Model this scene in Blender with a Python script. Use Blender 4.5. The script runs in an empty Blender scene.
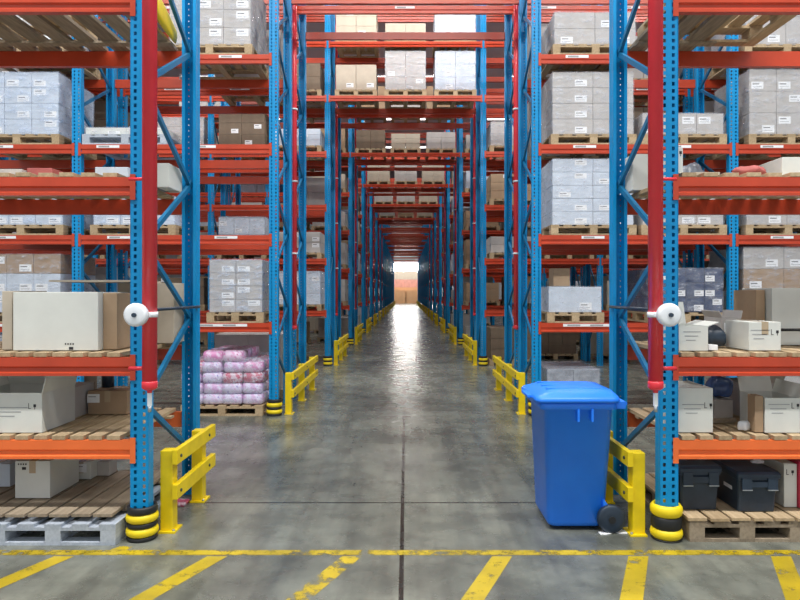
import bpy, bmesh, math, random
from mathutils import Vector, Matrix
random.seed(7)
R = math.radians
COL = bpy.context.scene.collection
F = 640.0; CX = 406.0; CY = 293.0; H = 1.72; X0 = .012          # photo: focal length in px, vanishing point, eye height
def PX(px, d): return (px - CX) * d / F + X0               # pixel column -> metres at depth d
def PZ(py, d): return H - (py - CY) * d / F           # pixel row -> height at depth d

# ------------------------------------------------------------------ materials
def new_mat(name):
    m = bpy.data.materials.new(name); m.use_nodes = True
    nt = m.node_tree; b = nt.nodes['Principled BSDF']
    return m, nt, b
def coords(nt, scale=(1, 1, 1), space='Object'):
    tc = nt.nodes.new('ShaderNodeTexCoord'); mp = nt.nodes.new('ShaderNodeMapping')
    mp.inputs['Scale'].default_value = scale
    nt.links.new(tc.outputs[space], mp.inputs[0]); return mp.outputs[0]
def noise(nt, vec, scale, detail=4, rough=.6):
    n = nt.nodes.new('ShaderNodeTexNoise'); n.inputs['Scale'].default_value = scale
    n.inputs['Detail'].default_value = detail; n.inputs['Roughness'].default_value = rough
    nt.links.new(vec, n.inputs['Vector']); return n.outputs['Fac']
def ramp(nt, fac, stops):
    r = nt.nodes.new('ShaderNodeValToRGB'); e = r.color_ramp.elements
    while len(e) < len(stops): e.new(.5)
    for i, (p, c) in enumerate(stops):
        e[i].position = p; e[i].color = (c[0], c[1], c[2], 1) if not isinstance(c, (int, float)) else (c, c, c, 1)
    nt.links.new(fac, r.inputs[0]); return r.outputs[0]
def bump(nt, b, h, strength=.3, dist=.01):
    n = nt.nodes.new('ShaderNodeBump'); n.inputs['Strength'].default_value = strength
    n.inputs['Distance'].default_value = dist
    nt.links.new(h, n.inputs['Height']); nt.links.new(n.outputs[0], b.inputs['Normal'])
def simple(name, c, rough=.5, var=.12, scale=6, metal=0, bmp=0, coat=0, stretch=(1, 1, 1), spec=.5):
    m, nt, b = new_mat(name)
    v = coords(nt, stretch); f = noise(nt, v, scale)
    lo = tuple(x * (1 - var) for x in c); hi = tuple(min(1, x * (1 + var)) for x in c)
    nt.links.new(ramp(nt, f, [(.3, lo), (.7, hi)]), b.inputs['Base Color'])
    b.inputs['Roughness'].default_value = rough; b.inputs['Metallic'].default_value = metal; b.inputs['Specular IOR Level'].default_value = spec
    if coat: b.inputs['Coat Weight'].default_value = coat; b.inputs['Coat Roughness'].default_value = .15
    if bmp: bump(nt, b, f, bmp)
    return m
M = {}
M['blue'] = simple('blue_paint', (.002, .27, .6), .36, .1, 4, spec=.35)
M['orange'] = simple('orange_paint', (.5, .055, .02), .3, .12, 3)
M['brace'] = simple('teal_brace_paint', (.008, .15, .32), .4, .1, 4, spec=.35)
M['orange_lit'] = simple('lit_orange_paint', (.86, .17, .04), .36, .08, 3)  # same beam paint, with the brighter light on the lowest near beams coloured in
M['red'] = simple('red_pipe_paint', (.82, .045, .065), .22, .08, 3)
M['yellow'] = simple('yellow_paint', (.83, .62, .006), .4, .1, 8)
M['yband'] = simple('yellow_plastic', (.86, .66, .01), .45, .08, 8)
M['black'] = simple('black_rubber', (.012, .014, .016), .55, .2, 12)
M['dark'] = simple('dark_plastic', (.02, .036, .06), .4, .2, 10)
M['bin'] = simple('blue_bin_plastic', (.016, .22, 1.0), .38, .06, 5)
M['white'] = simple('white_plastic', (.8, .84, .88), .35, .04, 6)
M['steel'] = simple('galvanised_steel', (.5, .53, .55), .35, .1, 20, .8)
M['card'] = simple('brown_cardboard', (.36, .25, .155), .75, .1, 5)
M['cardlt'] = simple('pale_cardboard', (.5, .44, .35), .75, .08, 5)
M['cardgr'] = simple('grey_cardboard', (.47, .45, .43), .7, .1, 4)
M['cardwh'] = simple('white_cardboard', (.66, .68, .64), .6, .05, 4)
M['cardbl'] = simple('cool_white_cardboard', (.56, .63, .72), .55, .1, 4)
M['carddk'] = simple('dark_cardboard', (.17, .125, .085), .75, .15, 5)
M['tape'] = simple('parcel_tape', (.46, .36, .24), .25, .05, 5)
M['ink'] = simple('grey_print', (.34, .35, .36), .7, .1, 20)
M['inkblack'] = simple('black_print', (.02, .02, .025), .7, .1, 20)
M['paper'] = simple('white_label_paper', (.86, .88, .9), .5, .03, 20)
M['darkred'] = simple('dull_red_cardboard', (.42, .11, .1), .7, .15, 6)
M['crimson'] = simple('crimson_cardboard', (.5, .02, .06), .5, .1, 6)
M['green'] = simple('green_print', (.02, .3, .06), .5, .2, 10)
def printed(name, a, b_, c):
    m, nt, b = new_mat(name); v = coords(nt); f = noise(nt, v, 13, 3, .6)
    oi = nt.nodes.new('ShaderNodeObjectInfo'); ad = nt.nodes.new('ShaderNodeMath'); ad.operation = 'MULTIPLY_ADD'
    nt.links.new(oi.outputs['Random'], ad.inputs[0]); ad.inputs[1].default_value = .12; nt.links.new(f, ad.inputs[2])
    nt.links.new(ramp(nt, ad.outputs[0], [(.36, a), (.46, b_), (.56, b_), (.66, c)]), b.inputs['Base Color'])
    b.inputs['Roughness'].default_value = .25; bump(nt, b, f, .6, .02); return m
M['pinkpack'] = printed('pink_foil', (.6, .12, .34), (.78, .62, .8), (.7, .3, .56))
M['lilacpack'] = printed('lilac_foil', (.3, .2, .62), (.74, .7, .9), (.68, .42, .72))
M['purplepack'] = printed('purple_foil', (.16, .06, .34), (.4, .28, .6), (.7, .66, .8))
M['redpack'] = printed('red_foil', (.5, .04, .09), (.55, .12, .2), (.72, .6, .7))
M['bluebag'] = simple('blue_bag_film', (.07, .13, .32), .25, .4, 8)
M['greybag'] = simple('grey_bag_film', (.3, .33, .38), .25, .35, 8)
M['bottle'] = simple('dark_blue_crate', (.03, .05, .12), .35, .3, 10)
def wood(name, a, b_, stretch=(14, 1.2, 14)):
    m, nt, b = new_mat(name); v = coords(nt, stretch)
    f = noise(nt, v, 3, 6, .65)
    oi = nt.nodes.new('ShaderNodeObjectInfo')
    mx = nt.nodes.new('ShaderNodeMath'); mx.operation = 'MULTIPLY_ADD'
    nt.links.new(oi.outputs['Random'], mx.inputs[0]); mx.inputs[1].default_value = .25
    nt.links.new(f, mx.inputs[2])
    nt.links.new(ramp(nt, mx.outputs[0], [(.35, a), (.85, b_)]), b.inputs['Base Color'])
    b.inputs['Roughness'].default_value = .75; bump(nt, b, f, .25, .004); return m
M['wood'] = wood('pale_wood', (.3, .21, .115), (.55, .42, .26))
M['woodold'] = wood('weathered_wood', (.16, .125, .085), (.37, .3, .215))
M['woodgrey'] = wood('grey_painted_wood', (.3, .35, .42), (.52, .57, .64))
def film_mat(name, alpha, tint):
    m, nt, b = new_mat(name)
    v = coords(nt, (1, 1, 2.2)); f = noise(nt, v, 5.5, 6, .7)
    b.inputs['Base Color'].default_value = (*tint, 1); b.inputs['Roughness'].default_value = .18
    nt.links.new(ramp(nt, f, [(.36, alpha * .2), (.56, alpha), (.74, min(1, alpha * 3.2))]), b.inputs['Alpha'])
    bump(nt, b, f, .9, .04); return m
M['film'] = film_mat('stretch_film', .2, (.74, .79, .9))
M['filmblue'] = film_mat('bluish_stretch_film', .27, (.62, .74, .95))
def emit(name, c, s):
    m, nt, b = new_mat(name); b.inputs['Base Color'].default_value = (*c, 1)
    b.inputs['Emission Color'].default_value = (*c, 1); b.inputs['Emission Strength'].default_value = s
    return m
M['tube'] = emit('lamp_tube', (1, .98, .94), 4)
M['daylight'] = emit('bright_daylight_window', (1, .99, .96), 30)
def concrete():
    m, nt, b = new_mat('polished_concrete')
    v = coords(nt); L = nt.links.new
    big = noise(nt, v, .55, 5, .65); mid = noise(nt, v, 2.6, 6, .7); fine = noise(nt, v, 22, 4, .7)
    c1 = ramp(nt, big, [(.3, (.085, .092, .082)), (.7, (.3, .315, .265))])
    c2 = ramp(nt, mid, [(.3, (.42, .43, .43)), (.6, (1.0, 1.0, .99))])
    c3 = ramp(nt, fine, [(.25, .8), (.7, 1.05)])
    def mul(a, b2, f=1):
        x = nt.nodes.new('ShaderNodeMix'); x.data_type = 'RGBA'; x.blend_type = 'MULTIPLY'
        x.inputs[0].default_value = f; L(a, x.inputs[6]); L(b2, x.inputs[7]); return x.outputs[2]
    col = mul(mul(c1, c2, .8), c3, .7)
    # smeared tyre marks along the aisle
    vs = coords(nt, (2.2, .22, 1)); st = noise(nt, vs, 2.2, 5, .6)
    col = mul(col, ramp(nt, st, [(.34, (.5, .5, .52)), (.56, (1, 1, 1))]), .75)
    # dark scuffs
    vk = coords(nt, (1.3, 3.5, 1)); sk = noise(nt, vk, 1.9, 8, .75)
    col = mul(col, ramp(nt, sk, [(.27, (.42, .42, .43)), (.4, (1, 1, 1))]), .75)
    # saw-cut joints: one along the aisle centre, others across
    sep = nt.nodes.new('ShaderNodeSeparateXYZ'); L(v, sep.inputs[0])
    def joint(out, off, period, half):
        a = nt.nodes.new('ShaderNodeMath'); a.operation = 'ADD'; L(out, a.inputs[0]); a.inputs[1].default_value = off
        p = nt.nodes.new('ShaderNodeMath'); p.operation = 'PINGPONG'; L(a.outputs[0], p.inputs[0]); p.inputs[1].default_value = period / 2
        w = nt.nodes.new('ShaderNodeMath'); w.operation = 'GREATER_THAN'; L(p.outputs[0], w.inputs[0]); w.inputs[1].default_value = half
        return w.outputs[0]
    col = mul(col, joint(sep.outputs[0], .016, 8.2, .014), .92)
    col = mul(col, joint(sep.outputs[1], -5.25, 4.1, .012), .85)
    L(col, b.inputs['Base Color'])
    L(ramp(nt, mid, [(.3, .33), (.7, .2)]), b.inputs['Roughness'])
    b.inputs['Specular IOR Level'].default_value = .6
    bump(nt, b, fine, .06, .003); return m
M['concrete'] = concrete()
def worn_yellow(name, keep):
    m, nt, b = new_mat(name); v = coords(nt); L = nt.links.new
    f = noise(nt, v, 7, 8, .75)
    L(ramp(nt, noise(nt, v, 3), [(.3, (.32, .24, .014)), (.7, (.54, .4, .014))]), b.inputs['Base Color'])
    b.inputs['Roughness'].default_value = .4
    L(ramp(nt, f, [(keep - .05, 0.0), (keep + .05, 1.0)]), b.inputs['Alpha']); return m
M['paint'] = worn_yellow('yellow_floor_paint', .4)
M['paintworn'] = worn_yellow('worn_yellow_floor_paint', .48)
M['wall'] = simple('grey_wall_panel', (.45, .47, .5), .7, .05, 1)
M['ceil'] = simple('pale_ceiling', (.6, .62, .64), .8, .05, 1)
M['tan'] = simple('orange_tan_door', (.6, .34, .17), .6, .06, 1)
M['redgoods'] = simple('red_goods', (.6, .3, .24), .6, .15, 2)

# ------------------------------------------------------------------ mesh helpers
class MB:
    def __init__(self): self.bm = bmesh.new(); self.mats = []
    def mi(self, m):
        if m not in self.mats: self.mats.append(m)
        return self.mats.index(m)
    def box(self, x0, x1, y0, y1, z0, z1, m='steel', mat4=None, bev=0):
        i = self.mi(m)
        vs = [self.bm.verts.new((x, y, z)) for z in (z0, z1) for y in (y0, y1) for x in (x0, x1)]
        fs = [self.bm.faces.new([vs[k] for k in q]) for q in
              ((0, 2, 3, 1), (4, 5, 7, 6), (0, 1, 5, 4), (1, 3, 7, 5), (3, 2, 6, 7), (2, 0, 4, 6))]
        for f in fs: f.material_index = i
        if bev:
            es = list({e for f in fs for e in f.edges})
            r = bmesh.ops.bevel(self.bm, geom=es, offset=bev, segments=2, affect='EDGES', profile=.6)
            for f in r['faces']: f.material_index = i
            vs = list({v for f in self.bm.faces if f.is_valid for v in f.verts if v in set(r['verts'])} | {v for v in vs if v.is_valid})
        if mat4 is not None: bmesh.ops.transform(self.bm, matrix=mat4, verts=[v for v in vs if v.is_valid])
        return self
    def quad(self, pts, m):
        f = self.bm.faces.new([self.bm.verts.new(p) for p in pts]); f.material_index = self.mi(m); return self
    def loft(self, rings, m, cap=True, smooth=True):
        i = self.mi(m); rr = [[self.bm.verts.new(p) for p in r] for r in rings]; n = len(rings[0])
        for a, b in zip(rr, rr[1:]):
            for k in range(n):
                f = self.bm.faces.new((a[k], a[(k + 1) % n], b[(k + 1) % n], b[k])); f.material_index = i; f.smooth = smooth
        if cap:
            f = self.bm.faces.new(rr[0][::-1]); f.material_index = i
            f = self.bm.faces.new(rr[-1]); f.material_index = i
        return self
    def cyl(self, p0, p1, r, m, n=16, r1=None):
        p0 = Vector(p0); p1 = Vector(p1); d = (p1 - p0).normalized()
        a = d.orthogonal().normalized(); b = d.cross(a)
        ring = lambda p, q: [p + (a * math.cos(2 * math.pi * k / n) + b * math.sin(2 * math.pi * k / n)) * q for k in range(n)]
        return self.loft([ring(p0, r), ring(p1, r if r1 is None else r1)], m)
    def lathe(self, prof, m, n=20, c=(0, 0)):
        return self.loft([[(c[0] + r * math.cos(2 * math.pi * k / n), c[1] + r * math.sin(2 * math.pi * k / n), z) for k in range(n)] for r, z in prof], m)
    def mesh(self, name, auto=True):
        bmesh.ops.recalc_face_normals(self.bm, faces=self.bm.faces[:])
        me = bpy.data.meshes.new(name); self.bm.to_mesh(me); self.bm.free()
        for m in self.mats: me.materials.append(M[m])
        return me
    def obj(self, name, parent=None, loc=(0, 0, 0), rot=(0, 0, 0)):
        return put(name, self.mesh(name), parent, loc, rot)
def put(name, me, parent=None, loc=(0, 0, 0), rot=(0, 0, 0)):
    o = bpy.data.objects.new(name, me); COL.objects.link(o)
    o.location = loc; o.rotation_euler = rot
    if parent is not None: o.parent = parent
    return o
def tag(o, label, cat, group=None):
    o['label'] = label; o['category'] = cat
    if group: o['group'] = group
    return o
def thing(name, label, cat, loc=(0, 0, 0), rz=0, group=None):
    return tag(put(name, None, None, loc, (0, 0, rz)), label, cat, group)
def struct(o): o['kind'] = 'structure'; return o
CACHE = {}
def cached(key, fn):
    if key not in CACHE: CACHE[key] = fn()
    return CACHE[key]
def box_mesh(w, d, h, m, bev=.003, name='carton'):
    return cached(('box', round(w, 3), round(d, 3), round(h, 3), m), lambda: MB().box(-w/2, w/2, -d/2, d/2, 0, h, m, bev=bev).mesh(name))

# ------------------------------------------------------------------ setting
Y_END = 108.0
floor = struct(MB().box(-16, 16, -3, Y_END, -.2, 0, 'concrete').obj('floor'))
struct(MB().box(-16, 16, -1, Y_END, 10.6, 10.8, 'ceil').obj('ceiling'))
struct(MB().box(-16.2, -16, -3, Y_END, 0, 10.6, 'wall').obj('wall_left'))
struct(MB().box(16, 16.2, -3, Y_END, 0, 10.6, 'wall').obj('wall_right'))
struct(MB().box(-16.2, 16.2, Y_END, Y_END + .2, 0, 10.6, 'wall').obj('wall_back'))
win = struct(MB().box(-5, 5, Y_END - .06, Y_END - .02, 5.4, 7.0, 'daylight').obj('window_1'))
MB().box(-5.1, 5.1, Y_END - .1, Y_END - .01, 7.0, 7.1, 'white').box(-5.1, 5.1, Y_END - .1, Y_END - .01, 5.3, 5.4, 'white').obj('window_frame', win)
# floor paint
struct_line = MB().box(-3.6, 3.6, 4.2, 4.28, .0005, .0012, 'paintworn')
struct_line.obj('edge_line', floor)
MB().box(-3.6, -.9, 4.21, 4.27, .0014, .0018, 'paintworn').obj('edge_line', floor)
MB().box(1.0, 3.6, 4.21, 4.27, .0014, .0018, 'paintworn').obj('edge_line', floor)
for x, mt in ((-2.22, 'paint'), (-1.22, 'paint'), (-.34, 'paintworn'), (.64, 'paint'), (1.53, 'paint'), (2.46, 'paint')):
    L_ = 1.75 if x != -.34 else .62
    s = .43
    b = MB(); hw = .066
    b.quad([(x - hw, 4.18, .0012), (x + hw, 4.18, .0012), (x + hw - s * L_, 4.18 - L_, .0012), (x - hw - s * L_, 4.18 - L_, .0012)], mt)
    b.obj('hatch_stripe', floor)

MB().quad([(-1.97, 4.285, .0012), (-1.86, 4.285, .0012), (-1.83, 4.345, .0012), (-1.93, 4.345, .0012)], 'paint').obj('hatch_stripe', floor)
# ------------------------------------------------------------------ pallet racking
RH = 9.3; BAY = 2.76; XP = 1.84; DEP = 1.10
LV = {1: 1.30, 2: 2.53, 3: 3.80, 4: 5.06, 5: 6.38, 6: 7.66, 7: 8.85}
BH = .128
def post_mesh(xs, hz0, hz1):
    bm = bmesh.new(); pitch = .05; n = int(RH / pitch)
    zs = []
    for k in range(n): zs += [k * pitch, k * pitch + hz0, k * pitch + hz1]
    zs.append(n * pitch)
    g = [[bm.verts.new((x, 0, z)) for x in xs] for z in zs]
    for j in range(len(zs) - 1):
        for i in range(5):
            if i in (1, 3) and j % 3 == 1: continue
            bm.faces.new((g[j][i], g[j][i + 1], g[j + 1][i + 1], g[j + 1][i]))
    top = zs[-1]
    for s in (-1, 1):
        a = [bm.verts.new(p) for p in ((s*.06, 0, 0), (s*.06, .09, 0), (s*.06, .09, top), (s*.06, 0, top))]; bm.faces.new(a)
        a = [bm.verts.new(p) for p in ((s*.06, .09, 0), (s*.034, .09, 0), (s*.034, .09, top), (s*.06, .09, top))]; bm.faces.new(a)
    bmesh.ops.remove_doubles(bm, verts=bm.verts[:], dist=1e-5)
    bmesh.ops.recalc_face_normals(bm, faces=bm.faces[:])
    bmesh.ops.solidify(bm, geom=bm.faces[:], thickness=.004)
    me = bpy.data.meshes.new('upright'); bm.to_mesh(me); bm.free(); me.materials.append(M['blue']); return me
POST = post_mesh([-.06, -.041, -.021, .021, .041, .06], .012, .038)
POSTREAR = post_mesh([-.06, -.035, -.026, .026, .035, .06], .02, .032)
POSTLO = MB().box(-.06, .06, 0, .005, 0, RH, 'blue').box(-.06, -.055, .005, .09, 0, RH, 'blue').box(.055, .06, .005, .09, 0, RH, 'blue').mesh('upright')
FOOT = MB().box(-.055, .055, .002, .088, 0, .008, 'blue').cyl((-.04, .05, 0), (-.04, .05, .02), .008, 'steel', 8).cyl((.04, .07, 0), (.04, .07, .02), .008, 'steel', 8).mesh('foot_plate')
def beam_mesh(length, hi, pm='orange'):
    b = MB(); x0, x1 = -length / 2, length / 2
    prof = [(.0, 0), (.0, -.062), (.013, -.074), (.013, -hi + .028), (-.002, -hi + .02), (-.002, -hi), (.05, -hi), (.05, 0)]
    b.loft([[(x0, y, z) for y, z in prof], [(x1, y, z) for y, z in prof]], pm, smooth=False)
    for s in (-1, 1):   # hooked end connectors lapping onto the upright
        xa, xb = sorted((s * (length / 2 - .004), s * (length / 2 + .034)))
        b.box(xa, xb, -.004, .0, -hi - .03, .02, pm)
    return b.mesh('beam')
STRIP = MB().box(-.36, .36, -.0035, -.0015, -.05, -.012, 'paper').box(-.3, -.12, -.0042, -.0034, -.043, -.02, 'ink').box(.02, .2, -.0042, -.0034, -.043, -.02, 'ink').mesh('label_strip')
PLATE = MB().box(-.16, .16, -.0035, -.0015, -.05, -.012, 'paper').box(-.13, .02, -.0042, -.0034, -.043, -.02, 'ink').mesh('label_plate')
def brace_mesh(L):
    return MB().box(-.014, .014, 0, L, -.02, .02, 'brace').box(-.018, .018, 0, .05, -.024, .024, 'brace').mesh('brace')
def rack(label, y0, posts, levels, tunnel=None, detail=2, z0=0, step=.565, group=None, extra=None):
    """posts: sorted x of frames; levels: {bay index: [top heights]}"""
    t = thing('pallet_rack', label, 'rack', ((posts[0] + posts[-1]) / 2, y0, 0), 0, group)
    ox = t.location.x
    pm = POST if detail >= 1 else POSTLO
    for x in posts:
        for rear in (0, 1):
            p = put('upright', POSTREAR if rear and detail else pm, t, (x - ox, DEP if rear else 0, 0), (0, 0, math.pi if rear else 0))
            if detail >= 2: put('foot_plate', FOOT, p)
        z = .38; side = 1; k = 0
        top = 5.2 if detail == 3 else RH - .4
        while z + step < top:
            z2 = z + step
            dy = DEP - .12; L = math.hypot(dy, step); a = math.atan2(step, dy)
            me = cached(('brace', round(L, 3)), lambda: brace_mesh(L))
            if side: put('brace', me, t, (x - ox, DEP - .06, z), (a, 0, math.pi))
            else: put('brace', me, t, (x - ox, .06, z), (a, 0, 0))
            z = z2; side = 1 - side
    for i, (xa, xb) in enumerate(zip(posts, posts[1:])):
        ln = xb - xa - .12
        for z in levels(i, (xa + xb) / 2):
            pm_ = 'orange_lit' if z < .8 else 'orange'
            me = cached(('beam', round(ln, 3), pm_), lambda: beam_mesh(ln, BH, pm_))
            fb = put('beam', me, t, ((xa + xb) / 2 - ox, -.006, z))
            if detail == 2:
                for q in ((-.75, .55) if ln < 3 else (.1,)):
                    put('label_strip', STRIP, fb, (q + .1, 0, 0)) if z < 1.5 else put('label_plate', PLATE, fb, (q + random.uniform(-.25, .25), 0, 0))
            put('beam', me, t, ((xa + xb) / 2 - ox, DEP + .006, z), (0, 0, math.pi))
    return t
ORD = ['nearest', 'second', 'third', 'fourth', 'fifth', 'sixth', 'seventh', 'eighth', 'ninth', 'tenth', 'eleventh', 'twelfth',
       'thirteenth', 'fourteenth', 'fifteenth', 'sixteenth', 'seventeenth', 'eighteenth', 'nineteenth', 'twentieth', 'twenty-first',
       'twenty-second', 'twenty-third', 'twenty-fourth', 'twenty-fifth', 'twenty-sixth', 'twenty-seventh', 'twenty-eighth', 'twenty-ninth', 'thirtieth', 'thirty-first']
Y1 = 4.45
NEARLV = [.695, 1.272, 2.525, 3.80]
rack('blue and orange pallet rack nearest on the left, red pipe before its upright', Y1, [-XP - BAY, -XP], lambda i, c: NEARLV, detail=3)
rack('blue and orange pallet rack nearest on the right, behind the blue wheelie bin', Y1, [XP, XP + BAY], lambda i, c: NEARLV, detail=3)
rowY = {}
def levels_side(i, c):
    return [LV[k] for k in (5, 6, 7)] if abs(c) < .5 else [LV[k] for k in (1, 2, 3, 4, 5, 6, 7)]
NP = 15; PITCH = 6.15; YA = 8.96
for k in range(NP):
    for j in (0, 1):
        n = 2 + 2 * k + j                        # row number, nearest = 1
        y = YA + PITCH * k + (DEP + .32) * j
        rowY[n] = y
        nb = 2 if k == 0 else 3 if k < 3 else 2 if k < 6 else 1
        xs = sorted([-XP - BAY * q for q in range(nb + 1)] + [XP + BAY * q for q in range(nb + 1)])
        det = 2 if k == 0 else 1 if k < 3 else 0
        lab = '%s row of blue and orange pallet racking from the front, bridging the aisle' % ORD[n - 1]
        rack(lab, y, xs, levels_side, detail=det, step=.565 if k == 0 else 1.13, group='rack rows spanning the aisle')

# ------------------------------------------------------------------ pallets and loads
def pallet_parts(w, d):
    deck = MB(); n = max(5, int(w / .16)); bw = .115
    for i in range(n):
        x = -w/2 + bw/2 + (w - bw) * i / (n - 1)
        deck.box(x - bw/2, x + bw/2, -d/2, d/2, .122, .144, 'W')
    for y in (-d/2 + .07, 0, d/2 - .07): deck.box(-w/2, w/2, y - .07, y + .07, .1, .122, 'W')
    block = MB().box(-.052, .052, -.07, .07, .022, .1, 'W')
    bottom = MB().box(-.05, .05, -d/2, d/2, 0, .022, 'W')
    return deck, block, bottom
def pallet(x, y, z, w, d, label, mat='wood', group=None, parts=True, rz=0):
    for key in ('W',): M[key] = M[mat]
    def build():
        a, b, c = pallet_parts(w, d); return a.mesh('deck'), b.mesh('block'), c.mesh('bottom_board')
    dk, bl, bt = cached(('pallet', w, d, mat), build)
    if not parts:
        def one():
            a, b, c = pallet_parts(w, d)
            for xx in (-w/2 + .053, 0, w/2 - .053):
                for yy in (-d/2 + .07, 0, d/2 - .07): a.box(xx - .052, xx + .052, yy - .07, yy + .07, .022, .1, 'W')
                a.box(xx - .05, xx + .05, -d/2, d/2, 0, .022, 'W')
            return a.mesh('pallet')
        return tag(put('pallet', cached(('pallet1', w, d, mat), one), None, (x, y, z), (0, 0, rz)), label, 'pallet', group)
    t = thing('pallet', label, 'pallet', (x, y, z), rz, group)
    put('deck', dk, t)
    for xx in (-w/2 + .053, 0, w/2 - .053):
        for yy in (-d/2 + .07, 0, d/2 - .07): put('block', bl, t, (xx, yy, 0))
        put('bottom_board', bt, t, (xx, 0, 0))
    if rz == 0:
        for yy in (-d/2 + .05, d/2 - .05):
            b3 = cached(('bottomx', w, mat), lambda: MB().box(-(w/2 - .156) / 2, (w/2 - .156) / 2, -.05, .05, 0, .021, mat).mesh('bottom_board'))
            for q in (-1, 1): put('bottom_board', b3, t, (q * (w/2 - .053) / 2, yy, 0))
    return t
def label_mesh(w, h):
    b = MB().box(-w/2, w/2, -.0015, 0, 0, h, 'paper')
    b.box(-w*.4, w*.15, -.0022, -.0014, h*.62, h*.74, 'inkblack').box(-w*.4, w*.35, -.0022, -.0014, h*.25, h*.32, 'ink')
    return b.mesh('label')
def load(x, y, z, w, d, h, nx, ny, nz, mat, label, film=None, stickers=.6, group=None, cat='pallet load', name='wrapped_load', mats=None):
    t = thing(name, label, cat, (x, y, z), 0, group)
    cw, cd, ch = w / nx, d / ny, h / nz
    for k in range(nz):
        m = mats[k % len(mats)] if mats else mat
        me = box_mesh(cw - .006, cd - .006, ch - .004, m)
        for i in range(nx):
            for j in range(ny):
                if 0 < i < nx - 1 and 0 < j < ny - 1 and k < nz - 1: continue     # the buried core shows nowhere
                c = put('carton', me, t, (-w/2 + cw * (i + .5) + random.uniform(-.002, .002), -d/2 + cd * (j + .5) + random.uniform(-.002, .002), k * ch))
                if j == 0 and random.random() < stickers:
                    lw, lh = min(.17, cw * .5), min(.1, ch * .4)
                    put('label', cached(('lab', round(lw, 3), round(lh, 3)), lambda: label_mesh(lw, lh)), c,
                        (random.choice((-1, 1, 1)) * cw * .2, -(cd - .006) / 2, ch * random.choice((.1, .1, .5))))
    if film:
        key = ('film', round(w, 2), round(d, 2), round(h, 2), film)
        put('stretch_film', cached(key, lambda: MB().box(-w/2 - .012, w/2 + .012, -d/2 - .012, d/2 + .012, .002, h + .01, film, bev=.02).mesh('stretch_film')), t)
    return t
LVN = {0: 'floor', 1: 'lowest beams', 2: 'second beams', 3: 'third beams', 4: 'fourth beams', 5: 'fifth beams', 6: 'sixth beams'}
PH = .149
def lvz(l): return 0 if l == 0 else LV[l]
D = .95
# -- second row (first one past the cross aisle), read off the photograph: px0, px1, level, load height, cartons, material, film
yA = rowY[2]
def second_row(px0, px1, lev, h, n, mat, film, where, what, mats=None, wood_='wood', stick=.85):
    d0 = yA + .04; x0, x1 = PX(px0, d0), PX(px1, d0); w = round((x1 - x0) / .05) * .05; x = (x0 + x1) / 2; yc = yA + DEP / 2
    pallet(x, yc, lvz(lev) + .002, w, 1.1, 'pallet under the %s, %s' % (what, where), wood_, 'pallets in the second rack row')
    if h: load(x, yc, lvz(lev) + PH, w - .06, 1.02, h, n[0], n[1], n[2], mat, '%s, %s of the second rack row' % (what, where), film, stick, mats=mats)
second_row(-24, 60, 3, .88, (3, 2, 4), 'cardbl', 'filmblue', 'third beams at far left', 'bluish wrapped carton stack')
second_row(-20, 64, 2, .42, (3, 2, 2), 'cardbl', 'filmblue', 'second beams at far left', 'low bluish wrapped cartons')
second_row(-22, 62, 1, .82, (3, 2, 3), 'cardbl', 'film', 'lowest beams at far left', 'brown topped wrapped carton stack', mats=['cardbl', 'cardbl', 'card'])
second_row(-20, 64, 4, .75, (3, 2, 3), 'cardgr', 'film', 'fourth beams at far left', 'grey wrapped carton stack')
second_row(-20, 64, 0, .7, (3, 2, 2), 'carddk', None, 'floor at far left', 'dark brown carton stack')
second_row(84, 168, 3, .1, (2, 2, 1), 'cardwh', 'film', 'third beams left of the aisle', 'flat white wrapped bundle', wood_='woodgrey')
second_row(92, 176, 2, .4, (3, 2, 2), 'cardbl', 'filmblue', 'second beams left of the aisle', 'low white wrapped cartons')
second_row(168, 252, 4, 1.0, (3, 2, 4), 'cardgr', 'film', 'fourth beams left of the aisle', 'tall grey wrapped carton stack', stick=.9)
second_row(207, 264.5, 1, .74, (2, 2, 4), 'cardgr', 'filmblue', 'lowest beams left of the aisle', 'grey wrapped cartons')
second_row(553, 637, 4, .46, (2, 2, 2), 'cardgr', 'film', 'fourth beams right of the aisle', 'pale two layer carton stack', stick=.95)
second_row(551, 635, 3, .88, (2, 2, 4), 'cardgr', 'film', 'third beams right of the aisle', 'tall grey wrapped carton stack', stick=.9)
second_row(551, 635, 2, .93, (2, 2, 5), 'cardbl', 'film', 'second beams right of the aisle', 'tall whitish wrapped carton stack', stick=.9)
second_row(546, 604, 1, .36, (1, 2, 1), 'cardbl', 'film', 'lowest beams right of the aisle', 'flat white wrapped carton')
second_row(641, 725, 3, .3, (3, 2, 1), 'cardgr', 'film', 'third beams beyond the right red pipe', 'low carton row')
second_row(641, 725, 2, .42, (3, 2, 2), 'cardgr', 'film', 'second beams beyond the right red pipe', 'low grey wrapped cartons')
second_row(646, 726, 1, .62, (4, 2, 3), 'bottle', 'film', 'lowest beams beyond the right red pipe', 'dark blue crate stack')
second_row(744, 828, 4, .8, (2, 2, 2), 'cardgr', 'film', 'fourth beams at far right', 'large pale wrapped carton stack')
second_row(748, 832, 3, .92, (3, 2, 3), 'cardgr', 'film', 'third beams at far right', 'tall grey wrapped carton stack', stick=.95)
second_row(745, 829, 2, .5, (2, 2, 2), 'cardgr', 'film', 'second beams at far right', 'low pale wrapped cartons')
second_row(742, 826, 1, .92, (2, 2, 3), 'cardgr', 'film', 'lowest beams at far right', 'mixed brown and white carton stack', mats=['cardwh', 'card', 'cardgr'])
second_row(745, 829, 0, .8, (3, 2, 2), 'cardgr', 'film', 'floor at far right', 'grey carton stack')
second_row(545, 602, 0, .5, (2, 2, 1), 'greybag', 'film', 'floor behind the blue bin', 'grey film wrapped sacks', stick=0)
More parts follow.
